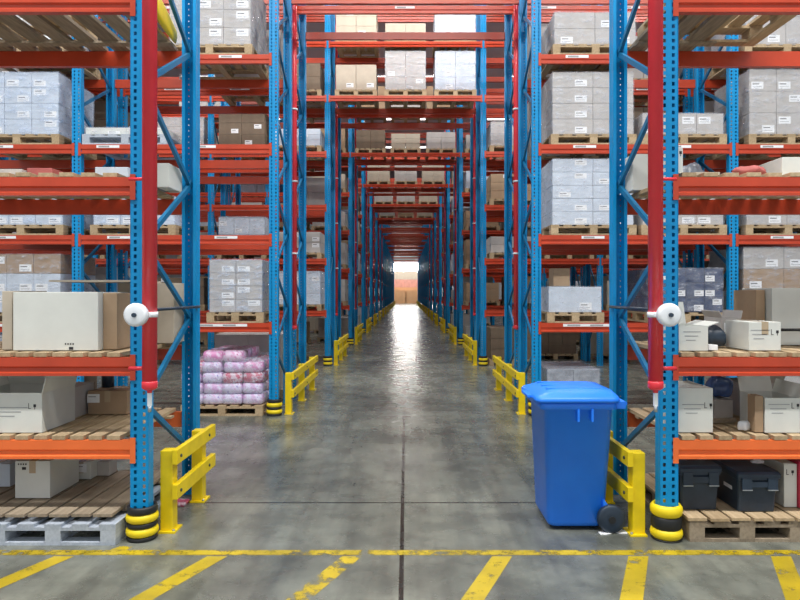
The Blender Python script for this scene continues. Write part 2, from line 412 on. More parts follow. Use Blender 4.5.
# a small brown carton resting on the flat white one
xb = PX(560, yA + .5); 
tag(put('carton', box_mesh(.24, .3, .26, 'card'), None, (xb, yA + .55, LV[1] + PH + .372)), 'small brown carton lying on the flat white wrapped carton right of the aisle', 'carton')
# pink and lilac packs on the floor, left of the aisle
px0, px1 = PX(180, yA), PX(263, yA); xc = (px0 + px1) / 2; yc = yA + DEP / 2
pallet(xc, yc, 0, 1.15, 1.1, 'wooden pallet on the floor under the pink and lilac packs', 'wood', 'pallets in the second rack row')
pk = thing('wrapped_load', 'pallet of pink and lilac plastic packs on the floor left of the aisle', 'pallet load', (xc, yc, PH))
def pack_mesh(m, w=.27, d=.33, h=.155):
    b = MB(); rings = []
    for a, q in ((0, .8), (.12, .96), (.5, 1.0), (.88, .95), (1, .72)):
        pts = []
        for kx, ky in ((-1, -1), (-.5, -1.04), (0, -1.06), (.5, -1.04), (1, -1), (1.04, 0), (1, 1), (0, 1.05), (-1, 1), (-1.04, 0)):
            pts.append((kx * w/2 * q, ky * d/2 * q, h * a))
        rings.append(pts)
    b.loft(rings, m); return b.mesh('pack')
packs = {m: pack_mesh(m) for m in ('pinkpack', 'lilacpack', 'purplepack', 'redpack')}
for k in range(5):
    nx, ny = (4, 3)
    for i in range(nx):
        for j in range(ny):
            if k == 4 and i in (0, 3): continue
            m = random.choices(['lilacpack', 'pinkpack', 'purplepack', 'redpack'], [6, 4, 1, 1 + (k > 3) * 3])[0]
            p = put('pack', packs[m], pk, (-.43 + .285 * i + random.uniform(-.01, .01), -.34 + .34 * j, k * .15), ((random.uniform(-.05, .05), random.uniform(-.05, .05)) if k else (0, 0)) + (random.uniform(-.06, .06),))
put('stretch_film', MB().box(-.585, .585, -.52, .52, .01, .66, 'film', bev=.05).mesh('stretch_film'), pk)
# -- third row: only a few loads, back to back with the second
def row_load(row, side, bay, slot, lev, h, mat, film=None, w=1.15, n=(3, 2, 3), parts=False, stickers=.0):
    y = rowY[row] + DEP / 2
    xb = (XP + BAY * (bay - .5)) * side
    x = xb + (slot - .5) * 2 * .66 * side * 1.0
    where = '%s bay %s, %s slot, %s' % ('left' if side < 0 else 'right', ['', 'by the aisle', 'second from aisle', 'third from aisle'][bay], ['inner', 'outer'][int(slot)], LVN[lev])
    pallet(x, y, lvz(lev) + .002, w, 1.1, 'pallet, %s rack row, %s' % (ORD[row - 1], where), 'wood', 'pallets in the rack rows behind', parts)
    load(x, y, lvz(lev) + PH, w - .06, 1.02, h, *n, mat, 'carton stack, %s rack row, %s' % (ORD[row - 1], where), film, stickers, 'carton stacks in the rack rows behind')
for s, b_, sl, l, h, m in ((-1, 1, 0, 0, .9, 'cardgr'), (-1, 2, 0, 1, .7, 'cardgr'), (-1, 2, 0, 3, .9, 'carddk'), (1, 2, 0, 3, .9, 'cardgr'), (1, 1, 1, 3, .8, 'carddk'),
                         (-1, 1, 0, 4, .8, 'cardgr'), (1, 1, 0, 4, .9, 'cardgr'), (1, 1, 0, 3, .9, 'cardgr'), (1, 2, 0, 1, .8, 'carddk'), (-1, 2, 0, 4, .8, 'carddk'), (1, 1, 1, 4, .7, 'cardgr'),
                         (-1, 2, 0, 2, .5, 'cardgr'), (1, 2, 0, 4, .8, 'cardgr')):
    row_load(3, s, b_, sl, l, h, m, None, n=(2, 2, 3))
for row in (4, 5, 6, 7, 8, 10):
    for s in (-1, 1):
        for b_ in (1, 2, 3):
            if row >= 6 and b_ == 3 or row >= 8 and b_ > 1: continue
            for sl in (0, 1):
                for l in (0, 1, 2, 3, 4, 5):
                    pr = {4: .6, 5: .3, 6: .6, 7: .3, 8: .7, 10: .7}[row]
                    if b_ == 1 and sl == 0: pr = min(1, pr + .2)
                    if random.random() < pr:
                        row_load(row, s, b_, sl, l, random.uniform(.35, .9), random.choice(['cardgr', 'cardgr', 'cardlt', 'cardbl', 'card', 'carddk']),
                                 'film' if row == 4 and random.random() < .5 else None, n=(random.choice((2, 3)), 2, random.choice((2, 3))), stickers=.4 if row == 4 else 0)
# -- loads on the bridges over the aisle: three pallets on each bridge
for row, lev, hs, mts, film in ((4, 5, (.6, .92, .92), ('cardlt', 'cardgr', 'cardbl'), (None, 'film', 'film')), (4, 6, (.7, .3, .7), ('cardlt', 'cardlt', 'cardbl'), (None, None, 'film')),
                          (6, 5, (.62, .5, .55), ('carddk', 'cardlt', 'cardgr'), (None,) * 3), (8, 5, (.8, .8, .75), ('cardlt', 'cardgr', 'cardlt'), (None,) * 3),
                          (10, 5, (.6, .6, .6), ('cardgr', 'cardgr', 'cardlt'), (None,) * 3), (6, 6, (.8, .8, .8), ('card', 'cardgr', 'card'), (None,) * 3),
                          (12, 5, (.6, .6, .6), ('cardgr', 'card', 'cardlt'), (None,) * 3)):
    for i, x in enumerate((-1.17, 0.0, 1.18)):
        which = ('left', 'middle', 'right')[i]; wh = ('lower', 'upper')[lev - 5]
        yy = rowY[row] + DEP / 2
        pallet(x, yy, LV[lev] + .002, 1.0, 1.1, '%s pallet on the %s bridge beams over the aisle, %s rack row' % (which, wh, ORD[row - 1]), 'wood', 'pallets bridging the aisle', row == 4)
        load(x, yy, LV[lev] + PH, .96, 1.02, hs[i], 2, 2, 1 if hs[i] < .61 and row == 4 else 3, mts[i], '%s carton stack on the %s bridge over the aisle, %s rack row' % (which, wh, ORD[row - 1]), film[i],
             .3 if row == 4 else 0, 'carton stacks bridging the aisle')

# ------------------------------------------------------------------ guards, bumpers, pipes
def barrier(x, y0, length, nposts, label, side):
    """side: +1 rails on the +x face"""
    t = thing('safety_barrier', label, 'barrier', (x, y0, 0), 0, 'yellow rack end barriers')
    for i in range(nposts):
        y = .05 + (length - .25) * i / (nposts - 1)
        p = MB().box(-.045, .045, -.05, .05, .01, .585, 'yellow', bev=.006).obj('post', t, (0, y, 0))
        MB().box(-.05 - (.02 if side < 0 else 0), .05 + (.02 if side > 0 else 0) , -.08, .08, 0, .012, 'yellow').cyl((side*.055, -.06, .01), (side*.055, -.06, .025), .01, 'steel', 8).obj('base_plate', p)
    for z in (.49, .24):
        r = MB().box(-.02, .02, 0, length, 0, .105, 'yellow', bev=.004).obj('rail', t, (side * .066, -.02, z))
        b = MB()
        for i in range(nposts):
            y = .07 + (length - .25) * i / (nposts - 1)
            b.cyl((side*.02, y, .05), (side*.028, y, .05), .012, 'dark', 8)
        b.obj('bolt', r)
    return t
barrier(-1.71, 4.60, .92, 2, 'yellow two rail barrier beside the nearest left rack', 1)
barrier(1.665, 4.54, .95, 2, 'yellow two rail barrier behind the blue bin, nearest right rack', -1)
for k in range(NP):
    y = rowY[2 + 2 * k] + .12
    for s in (-1, 1):
        barrier(s * 1.66, y, 2.5, 3, 'yellow barrier at the aisle end of %s and %s rack rows, %s side' % (ORD[1 + 2 * k], ORD[2 + 2 * k], 'left' if s < 0 else 'right'), -s)
def bumper(x, y, label, style=0):
    t = thing('upright_bumper', label, 'bumper', (x, y, 0), 0, 'black and yellow upright guards')
    def ring(r, z0, z1, m, bulge):
        b = MB(); n = 24; zs = [z0, z0 + (z1 - z0) * .2, (z0 + z1) / 2, z1 - (z1 - z0) * .2, z1]; q = [-.008, .006, .01, .006, -.008]
        prof = [(r + bulge * k / .01, z) for k, z in zip(q, zs)]
        prof = prof + [(.083, z1), (.083, z0), prof[0]]
        b.loft([[(q_ * math.cos(2 * math.pi * k / n), q_ * math.sin(2 * math.pi * k / n), z_) for k in range(n)] for q_, z_ in prof], m, cap=False); return b
    bands = ((.0, .03, 'black'), (.03, .09, 'yband'), (.09, .125, 'black'), (.125, .185, 'yband'), (.185, .235, 'black')) if style == 0 else \
            ((.0, .012, 'black'), (.012, .08, 'yband'), (.08, .165, 'black'), (.165, .245, 'yband'))
    for z0, z1, m in bands:
        ring(.1, z0, z1, m, .01 if m == 'yband' else .004).obj('band' if m == 'yband' else 'sleeve', t)
    return t
for s in (-1, 1):
    sd = 'left' if s < 0 else 'right'
    bumper(s * XP, Y1 + .045, 'black and yellow guard around the foot of the nearest %s upright' % sd, 0 if s < 0 else 1)
    for k in range(8):
        bumper(s * XP, rowY[2 + 2 * k] + .045, 'black and yellow guard at the %s upright foot of the %s rack row' % (sd, ORD[1 + 2 * k]))
def red_pipe(x, y, z0, z1, r, label, near=False):
    t = thing('sprinkler_pipe', label, 'pipe', (x, y, z0), 0, 'red sprinkler pipes')
    MB().cyl((0, 0, .05), (0, 0, z1 - z0), r, 'red', 24).obj('pipe', t)
    MB().lathe([(r * .6, -.012), (r * .95, 0), (r * 1.05, .008), (r * 1.05, .04), (r, .05)], 'red', 24).obj('end_cap', t)
    if near:
        MB().cyl((0, 0, 0), (0, 0, -.03), r * .35, 'red', 12).box(-.012, .012, -.012, .012, -.12, -.03, 'white').cyl((0, 0, -.12), (0, 0, -.16), .012, 'steel', 12).obj('drain_valve', t)
    for zc in ((1.2, 2.35, 3.5) if not near else ()):
        MB().lathe([(r * 1.05, -.012), (r * 1.3, -.012), (r * 1.3, .012), (r * 1.05, .012)], 'white', 20).box(-.012, .012, r * 1.2, .156, -.008, .008, 'steel').obj('clamp', t, (0, 0, zc))
    return t
for s in (-1, 1):
    sd = 'left' if s < 0 else 'right'
    p = red_pipe(PX(149.7, Y1 - .115) if s < 0 else PX(655.6, Y1 - .115), Y1 - .115, PZ(388, Y1 - .1), 10.59, .049, 'thick red sprinkler pipe before the nearest %s upright' % sd, True)
    zc = p.location.z
    arm = PZ(366.5, Y1) - zc
    b = MB(); b.cyl((0, 0, arm), (-s * -.14, .0, arm), .014, 'red', 10); b.obj('branch_pipe', p)
    arm2 = PZ(182, Y1) - zc; MB().cyl((0, 0, arm2), (s * .14, .0, arm2), .012, 'red', 10).obj('branch_pipe', p)
    zb = PZ(314, Y1) - zc
    MB().lathe([(.05, -.018), (.055, -.018), (.055, .018), (.05, .018)], 'white', 20).box(-.085 if s < 0 else -.03, .03 if s < 0 else .085, -.061, -.05, -.012, .012, 'white').obj('clamp', p, (0, 0, zb))
    # white disc on a long rod that runs back to the rear upright
    d_ = thing('round_disc', 'white round disc with dark hub at the nearest %s upright' % sd, 'disc', (PX(134.5 if s < 0 else 670.5, Y1 - .25), Y1 - .25, PZ(315, Y1 - .25)))
    b = MB(); n = 28; rings = []
    for r, y in ((.012, 0), (.06, -.006), (.072, 0), (.078, .012), (.076, .05), (.06, .062), (.012, .064)):
        rings.append([(r * math.cos(2*math.pi*k/n), y, r * math.sin(2*math.pi*k/n)) for k in range(n)])
    b.loft(rings, 'white').obj('disc', d_)
    MB().cyl((0, -.02, 0), (0, .004, 0), .014, 'dark', 14).obj('hub', d_)
    MB().cyl((0, .06, 0), (0, .0745, 0), .012, 'dark', 10).obj('axle', d_)
    for k in range(7):
        y = rowY[3 + 2 * k] - .16
        red_pipe(s * 1.775, y, 1.15, 9.0, .045, 'red sprinkler pipe between the %s and %s rack rows, %s of the aisle' % (ORD[1 + 2*k], ORD[2 + 2*k], sd))
    # dark rod running back along the frame
    x0 = s * 1.91
    tag(MB().cyl((0, 0, 0), (0, 1.05, 0), .012, 'dark', 10).obj('tie_rod', None, (s * 1.765, Y1 + .0, PZ(310, Y1))), 'thin dark rod running back beside the nearest %s frame' % sd, 'rod')

# ------------------------------------------------------------------ nearest racks: decks, pallets, boxes
def deck(x0, x1, z, y0, y1, bw, gap, th, mat, label, tilt=0, battens=True):
    t = thing('timber_deck', label, 'shelf deck', ((x0 + x1) / 2, (y0 + y1) / 2, z), 0, 'slatted timber decks')
    t.rotation_euler = (0, tilt, 0)
    x = x0 + bw / 2; ln = y1 - y0
    while x + bw / 2 <= x1 + .001:
        me = cached(('board', bw, round(ln, 2), th, mat), lambda: MB().box(-bw/2, bw/2, -ln/2, ln/2, 0, th, mat, bev=.002).mesh('board'))
        put('board', me, t, (x - (x0 + x1) / 2, random.uniform(-.008, .008), 0)); x += bw + gap
    for yy in (-ln * .3, ln * .3) if battens else ():
        MB().box(-(x1 - x0) / 2, (x1 - x0) / 2, yy - .04, yy + .04, -.018, -.0005, mat).obj('batten', t)
    return t
for s, sd in ((-1, 'left'), (1, 'right')):
    xa, xb = sorted((s * (XP + .09), s * (XP + BAY - .1)))
    deck(xa, xb, .698, Y1 + .0, Y1 + 1.09, .092, .036, .03, 'wood', 'slatted timber deck on the lowest beams of the nearest %s rack' % sd)
    deck(xa, xb, 1.275, Y1 + .0, Y1 + 1.09, .092, .036, .03, 'wood', 'slatted timber deck on the second beams of the nearest %s rack' % sd)
    deck(xa, xb, 2.528, Y1 + .0, Y1 + 1.09, .1, .05, .03, 'wood', 'slatted timber deck on the third beams of the nearest %s rack' % sd)
    deck(xa, xb if s < 0 else PX(775, Y1), 3.803, Y1 + .0, Y1 + 1.09, .14, .06, .03, 'woodold', 'old slatted timber deck on the top visible beams of the nearest %s rack' % sd)

def carton(x, y, z, w, d, h, mat, label, rz=0, opened=None, marks=(), flaps=(), tape=True, tint=None):
    """closed or open-topped box, base centre at x,y,z; marks: list of (u,v,kind) on the front face"""
    t = thing('carton', label, 'carton', (x, y, z), rz)
    th = .006
    if opened is None:
        b = MB().box(-w/2, w/2, -d/2, d/2, 0, h, mat, bev=.004)
        b.obj('body', t)
        if tape: MB().box(-.024, .024, -d/2 - .001, d/2 + .001, h + .0003, h + .0012, 'tape').box(-.024, .024, -d/2 - .0012, -d/2 - .0003, h - .09, h + .0012, 'tape').obj('tape', t)
    else:
        b = MB().box(-w/2, w/2, -d/2, d/2, 0, th, mat).box(-w/2, -w/2 + th, -d/2, d/2, th, h, mat).box(w/2 - th, w/2, -d/2, d/2, th, h, mat)
        b.box(-w/2 + th, w/2 - th, -d/2, -d/2 + th, th, h, mat).box(-w/2 + th, w/2 - th, d/2 - th, d/2, th, h, mat).obj('body', t)
        for sidename, ang in opened:
            if sidename in 'fb':
                sgn = -1 if sidename == 'f' else 1; L = d * .48
                fb = MB().box(-w/2, w/2, 0, th, 0, L, mat); f_ = fb.obj('flap', t, (0, sgn * (d/2 - th/2), h), (-sgn * ang, 0, 0))
            else:
                sgn = -1 if sidename == 'l' else 1; L = w * .4
                fb = MB().box(0, th, -d/2, d/2, 0, L, mat); f_ = fb.obj('flap', t, (sgn * (w/2 - th/2), 0, h), (0, sgn * ang, 0))
    for u, v, kind in marks:
        b = MB(); X = -w/2 + u * w; Z = v * h; Y = -d/2
        if kind == 'text':
            for q in range(3):
                b.box(X - .12 * (1 - .15 * q) * w / .4, X + .12 * (1 - .3 * q) * w / .4, Y - .0012, Y - .0003, Z - .03 * q, Z - .03 * q + .006, 'ink')
        elif kind == 'symbol':
            b.box(X - .03, X - .026, Y - .0012, Y - .0003, Z, Z + .04, 'inkblack').box(X - .03, X - .012, Y - .0012, Y - .0003, Z, Z + .004, 'inkblack')
            b.box(X + .006, X + .024, Y - .0012, Y - .0003, Z + .012, Z + .032, 'inkblack').box(X + .013, X + .017, Y - .0012, Y - .0003, Z - .004, Z + .012, 'inkblack')
        elif kind == 'label': b.box(X - .05, X + .05, Y - .0015, Y - .0003, Z, Z + .07, 'paper').box(X - .04, X + .02, Y - .0022, Y - .0014, Z + .045, Z + .052, 'ink')
        elif kind == 'green': b.box(X - .06, X + .05, Y - .0015, Y - .0003, Z, Z + .12, 'green')
        elif kind == 'code':
            for q in range(4): b.box(X - .03 + .018*q, X - .02 + .018*q, Y - .0012, Y - .0003, Z + .02, Z + .032, 'inkblack')
            b.box(X + .0, X + .03, Y - .0012, Y - .0003, Z - .015, Z + .005, 'inkblack')
        b.obj('print' if kind in ('text', 'symbol', 'code') else 'label', t)
    return t
def boxpx(px0, px1, ptop, z, yfront, depth, mat, label, **k):
    x0, x1 = PX(px0, yfront), PX(px1, yfront); h = PZ(ptop, yfront) - z
    return carton((x0 + x1) / 2, yfront + depth / 2, z, x1 - x0, depth, h, mat, label, **k)
Z1 = .698 + .03; Z2 = 1.275 + .03; Z3 = 2.528 + .03; Z4 = 3.803 + .03
e = .006
# left, floor: grey pallet, timber panel on it, white carton
gx = (PX(-11, 4.36) + PX(116, 4.36)) / 2
pallet(gx, 4.36 + .6, 0, .86, 1.2, 'grey painted pallet on the floor under the nearest left rack', 'woodgrey')
t = deck(PX(-60, 4.4), PX(124, 4.4), .178, 4.40, 5.5, .13, .02, .022, 'woodold', 'worn timber panel lying on the grey floor pallet at left', tilt=0)
ZF = .2 + e
boxpx(15, 50, 461, ZF, 4.72, .42, 'cardwh', 'white carton standing on the timber panel at lower left', marks=((.2, .82, 'code'),))
boxpx(70, 91, 462, ZF, 5.2, .25, 'cardwh', 'small pale carton at the back of the lower left timber panel', marks=((.5, .4, 'label'),))
boxpx(97, 109, 462, ZF, 5.3, .15, 'cardgr', 'narrow grey carton at the back of the lower left timber panel', tape=False)
boxpx(-20, 10, 464, ZF, 5.0, .3, 'cardbl', 'bluish carton at the left edge on the lower timber panel')
# left, lowest beams
boxpx(-30, 42, 393, Z1 + e, 4.52, .45, 'cardwh', 'open white carton at far left on the lowest left deck', opened=(('r', .25), ('l', .5), ('b', -.35)), marks=((.5, .62, 'text'), (.87, .6, 'symbol')))
boxpx(53, 72, 388, Z1 + e, 5.0, .35, 'cardgr', 'grey carton with green print and white label on the lowest left deck', marks=((.65, .3, 'green'), (.65, .06, 'label')), tape=False)
boxpx(88, 127, 391, Z1 + e, 5.2, .28, 'card', 'flat brown carton at the back of the lowest left deck', marks=((.14, .5, 'label'),))
tag(MB().cyl((0, 0, 0), (0, 0, .18), .05, 'dark', 18).cyl((0, 0, .18), (0, 0, .22), .022, 'white', 12).obj('canister', None, (PX(104, 5.35), 5.42, PZ(391, 5.2) + .002)), 'dark canister with pale cap standing on the flat brown carton', 'canister')
tag(MB().loft([[(x_, y_, z_) for x_, y_ in ((-.05, -.05), (.05, -.06), (.06, .05), (-.04, .06))] for z_ in (.0, .03)], 'redpack').obj('red_bag', None, (PX(180, 5.2), 5.2, .001)), 'small crumpled red bag on the floor inside the left frame', 'bag')
# left, second beams
boxpx(13, 98, 292, Z2 + e, 4.55, .5, 'cardwh', 'large white carton standing on the second deck at left', tape=False, marks=((.66, .05, 'code'),))
boxpx(2, 12, 291, Z2 + e, 4.6, .45, 'cardlt', 'narrow beige carton left of the large white carton', tape=False)
boxpx(103, 117, 293, Z2 + e, 4.62, .5, 'card', 'brown cardboard carton right of the large white carton', tape=False)
boxpx(118, 174, 283, Z2 + e, 5.2, .24, 'cardlt', 'big beige carton behind the left disc and red pipe', tape=False)
tag(MB().box(-.34, .34, -.24, .24, 0, .014, 'cardlt').obj('cardboard_sheet', None, (PX(100, 5.0), 5.13, PZ(283, 5.2) + .004 + .0), (0, 0, .03)), 'loose beige cardboard sheet lying over the big beige carton', 'cardboard sheet')
# left, third beams
boxpx(-5, 22, 169, Z3 + e, 4.6, .4, 'cardgr', 'low grey carton at far left on the third deck', tape=False)
boxpx(27, 52, 168, Z3 + e, 4.65, .4, 'darkred', 'low reddish carton on the third left deck', tape=False)
boxpx(95, 128, 167, Z3 + e, 4.75, .4, 'cardbl', 'low bluish carton on the third left deck beside the upright', tape=False)
boxpx(156, 169, 163, Z3 + e, 5.1, .3, 'cardwh', 'white carton at the right end of the third left deck', tape=False)
# left, top: yellow tarpaulin over the deck end
yt = MB(); rr = []
for k in range(7):
    a = k / 6; cxp = PX(157 + 22 * a, 4.75 + .6 * a); yy = 4.75 + .6 * a; zz = PZ(2 + 37 * a, yy) + .02
    wd = .1 * (1 - .75 * abs(a - .35) ** 1.5)
    rr.append([(cxp + wd * math.cos(q) * .25 - .03, yy, zz + wd * math.sin(q)) for q in [2 * math.pi * m / 10 for m in range(10)]])
yt.loft(rr, 'yellow')
tag(yt.obj('tarpaulin'), 'yellow tarpaulin roll hanging below the top deck inside the left frame', 'tarpaulin')
pallet(PX(-10, 5), 5.0, Z4 + e, 1.2, 1.0, 'pallet on the top visible deck of the nearest left rack', 'wood')
# right, floor: pallet with two dark crates
gx = PX(686, 4.42) + .425
pallet(gx, 4.42 + .6, 0, .8, 1.2, 'wooden pallet under the two dark crates at lower right', 'woodold')
pallet(gx + .84, 4.42 + .6, 0, .8, 1.2, 'wooden pallet at the right edge under the nearest right rack', 'wood')
deck(gx - .41, gx + 1.24, .146, 4.41, 5.5, .13, .02, .022, 'wood', 'pale timber panel lying on the floor pallets at right', battens=False)
ZR = .146 + .022 + e
def crate(px0, px1, ptop, yf, d, label, rz=0):
    x0, x1 = PX(px0, yf), PX(px1, yf); w = x1 - x0; h = PZ(ptop, yf) - ZR
    t = thing('storage_crate', label, 'crate', ((x0 + x1) / 2, yf + d / 2, ZR), rz)
    def rr(wx, dy, z, r=.02):
        pts = []
        for sx, sy, a0 in ((1, 1, 0), (-1, 1, 90), (-1, -1, 180), (1, -1, 270)):
            for q in (0, 45, 90):
                a = R(a0 + q); pts.append((sx * (wx/2 - r) + r * math.cos(a), sy * (dy/2 - r) + r * math.sin(a), z))
        return pts
    MB().loft([rr(w*.86, d*.86, 0), rr(w*.94, d*.94, h*.78), rr(w, d, h*.8), rr(w, d, h*.86)], 'dark', smooth=False).obj('body', t)
    MB().loft([rr(w*1.03, d*1.03, h*.86), rr(w*1.03, d*1.03, h*.94), rr(w*.96, d*.96, h)], 'dark', smooth=False).obj('lid', t)
    for q in (-.3, .3):
        MB().box(q*w - .035, q*w + .035, -d/2 - .012, -d/2 + .003, h*.55, h*.86, 'dark', bev=.004).box(q*w - .035, q*w + .035, -d/2 - .016, -d/2 - .006, h*.555, h*.575, 'steel').obj('latch', t)
    MB().box(-.07, .07, -d/2 - .006, -d/2 + .01, h*.62, h*.76, 'dark', bev=.003).obj('handle', t)
    return t
c1 = crate(679, 722, 466, 4.55, .42, 'dark plastic lidded crate next to the right upright')
c2 = crate(738, 781, 472, 4.5, .5, 'dark plastic lidded crate, right one of the pair')
MB().box(-.0015, .0, -.06, .06, 0, .09, 'paper').obj('label', c2, (-.137, -.08, .13))
for (px, yf, nm, lab) in ((700, 4.75, 466, 'crumpled white paper on the lid of the dark crate next to the upright'), (757, 4.75, 472, 'crumpled white paper on the lid of the right dark crate')):
    b = MB(); random.seed(px); n = 7
    b.loft([[(.06*s_*math.cos(2*math.pi*k/n) * random.uniform(.7, 1.2), .03*s_*math.sin(2*math.pi*k/n) * random.uniform(.7, 1.2), z_) for k in range(n)] for s_, z_ in ((1, 0), (.8, .012), (.3, .026))], 'paper', smooth=False)
    tag(b.obj('paper_scrap', None, (PX(px, yf), yf, PZ(nm, 4.55 if px == 700 else 4.5) + .001)), lab, 'paper')
boxpx(784, 797, 464, ZR, 4.62, .3, 'cardwh', 'narrow white carton right of the dark crates', tape=False, marks=((.5, .75, 'symbol'),))
boxpx(799, 816, 462, ZR, 4.6, .3, 'crimson', 'red carton at the lower right edge', tape=False)
# right, lowest beams
boxpx(677, 713, 388, Z1 + e, 4.52, .38, 'cardwh', 'tall white carton beside the right upright on the lowest right deck', tape=False, marks=((.45, .62, 'text'), (.88, .55, 'symbol')))
boxpx(765, 800, 398, Z1 + e, 4.52, .34, 'cardwh', 'white carton at the right edge on the lowest right deck', opened=(('b', .35), ('r', .3)), marks=((.4, .8, 'text'), (.88, .7, 'symbol')))
boxpx(755, 763.3, 396, Z1 + e, 4.525, .1, 'card', 'narrow brown carton left of the white carton at the right edge', tape=False)
boxpx(714, 733, 400, Z1 + e, 5.0, .3, 'cardgr', 'grey carton behind the tall white carton on the lowest right deck', tape=False)
boxpx(741, 783, 383, Z1 + e, 5.1, .32, 'cardgr', 'larger grey carton at the back of the lowest right deck', opened=(('f', .6),))
def bag(x, y, z, sx, sy, sz, mat, label, seed=1):
    random.seed(seed); bm = bmesh.new(); bmesh.ops.create_icosphere(bm, subdivisions=3, radius=1)
    for v in bm.verts:
        n_ = 1 + .16 * math.sin(5 * v.co.x + seed) * math.cos(4 * v.co.y) + random.uniform(-.05, .05)
        v.co = Vector((v.co.x * sx * n_, v.co.y * sy * n_, max(-.62, v.co.z) * sz * n_))
    zmin = min(v.co.z for v in bm.verts)
    for v in bm.verts: v.co.z -= zmin
    me = bpy.data.meshes.new('bag'); bm.to_mesh(me); bm.free(); me.materials.append(M[mat])
    for p in me.polygons: p.use_smooth = True
    return tag(put('plastic_bag', me, None, (x, y, z)), label, 'bag')
bag(PX(719, 5.15), 5.15, PZ(400, 5.0) + .002, .1, .1, .1, 'bluebag', 'blue grey plastic bag lying on the grey carton, lowest right deck', 3)
bag(PX(744, 4.6), 4.6, Z1 + e, .045, .03, .04, 'white', 'crumpled white plastic scrap at the front of the lowest right deck', 5)
tag(MB().box(-.12, .12, -.02, .02, 0, .03, 'woodold').obj('timber_strip', None, (PX(722, 4.85), 4.88, Z1 + e), (0, 0, .15)), 'short timber strip lying on the lowest right deck', 'timber')
# right, second beams
boxpx(679, 708, 326, Z2 + e, 4.54, .36, 'cardwh', 'open white carton beside the right upright on the second right deck', opened=(('b', .3), ('r', 1.2)), marks=((.45, .75, 'text'),))
boxpx(749, 781, 322, Z2 + e, 4.54, .34, 'cardwh', 'closed white carton in the middle of the second right deck', marks=((.35, .7, 'text'), (.82, .55, 'symbol')))
boxpx(722, 741, 318, Z2 + e, 5.0, .3, 'cardgr', 'grey open carton with a white label on the second right deck', opened=(('l', .5), ('r', .2)), marks=((.45, .5, 'label'),))
boxpx(741, 748.5, 320, Z2 + e, 4.9, .08, 'cardlt', 'narrow pale carton beside the closed white carton, second right deck', tape=False)
boxpx(708.6, 718, 345, Z2 + e, 4.56, .1, 'paper', 'small white box between cartons on the second right deck', tape=False)
bag(PX(712, 4.85), 4.86, Z2 + e, .09, .1, .1, 'dark', 'dark bag behind the small white box on the second right deck', 8)
boxpx(772, 815, 288, Z2 + e, 5.02, .45, 'cardwh', 'big white carton at the back of the second right deck', tape=False)
boxpx(756, 765, 290, Z2 + e, 5.1, .35, 'card', 'brown carton left of the big white carton, second right deck', tape=False)
tag(MB().cyl((0, 0, 0), (.4, 0, 0), .011, 'black', 10).obj('black_tube', None, (PX(781, 4.95), 4.97, PZ(330, 4.95)), (0, 0, 0)), 'black tube across the front of the big white carton', 'tube')
# right, third beams
boxpx(632.5, 648, 154, Z3 + e, 5.25, .18, 'cardwh', 'white carton at the left end of the third right deck', tape=False)
boxpx(675.5, 683, 148, Z3 + e, 4.52, .3, 'cardwh', 'narrow white carton by the upright on the third right deck', tape=False, marks=((.4, .7, 'symbol'),))
boxpx(782, 812, 157, Z3 + e, 4.6, .4, 'cardwh', 'white carton at the right edge of the third right deck', tape=False)
boxpx(696, 720, 172, Z3 + e, 4.6, .4, 'cardlt', 'flat pale carton on the third right deck', tape=False)
bag(PX(752, 4.62), 4.66, Z3 + e, .12, .1, .045, 'darkred', 'flat reddish plastic bag on the third right deck', 11)
bag(PX(708, 4.9), 5.2, Z3 + e, .11, .1, .12, 'greybag', 'grey plastic bag at the back of the third right deck', 12)
pallet(2.5, 5.0, Z4 + e, 1.0, 1.0, 'pallet on the top visible deck of the nearest right rack', 'wood')

# ------------------------------------------------------------------ wheelie bin, seen from its side
bn = thing('wheelie_bin', 'blue plastic wheelie bin with closed lid in front of the right barrier', 'bin', (1.243, 4.875, 0))
def rrect(x0, x1, y0, y1, z, r=.04, seg=4):
    pts = []
    for cx_, cy_, a0 in ((x1 - r, y1 - r, 0), (x0 + r, y1 - r, 90), (x0 + r, y0 + r, 180), (x1 - r, y0 + r, 270)):
        for q in range(seg + 1):
            a = R(a0 + 90 * q / seg); pts.append((cx_ + r * math.cos(a), cy_ + r * math.sin(a), z))
    return pts
b = MB()
b.loft([rrect(-.19, .2, -.23, .23, .03, .05), rrect(-.205, .212, -.245, .245, .06, .05), rrect(-.235, .262, -.283, .283, .88, .05), rrect(-.27, .285, -.31, .31, .885, .05), rrect(-.272, .287, -.312, .312, .93, .05), rrect(-.265, .28, -.305, .305, .935, .05)], 'bin')
b.obj('body', bn)
b = MB()
for x in (-.0, .1): b.box(x - .008, x + .008, -.318, -.27, .80, .89, 'bin', bev=.003)
b.obj('rib', bn)
b = MB()
b.loft([rrect(-.30, .30, -.33, .33, .938, .06), rrect(-.305, .305, -.335, .335, .955, .06), rrect(-.29, .30, -.32, .32, .975, .06), rrect(-.2, .27, -.25, .25, 1.012, .06), rrect(-.1, .2, -.16, .16, 1.022, .06)], 'bin')
b.box(-.33, -.29, -.13, .13, .94, .965, 'bin', bev=.008)
lid = b.obj('lid', bn)
for yy in (-.16, .0, .16): MB().box(-.2, .2, yy - .02, yy + .02, 1.0, 1.024, 'bin', bev=.006).obj('lid_ridge', lid)
b = MB()
b.cyl((.345, -.27, .925), (.345, .27, .925), .016, 'bin', 14)
for yy in (-.25, 0, .25): b.box(.27, .352, yy - .022, yy + .022, .885, .94, 'bin', bev=.006)
b.obj('handle', bn)
b = MB()
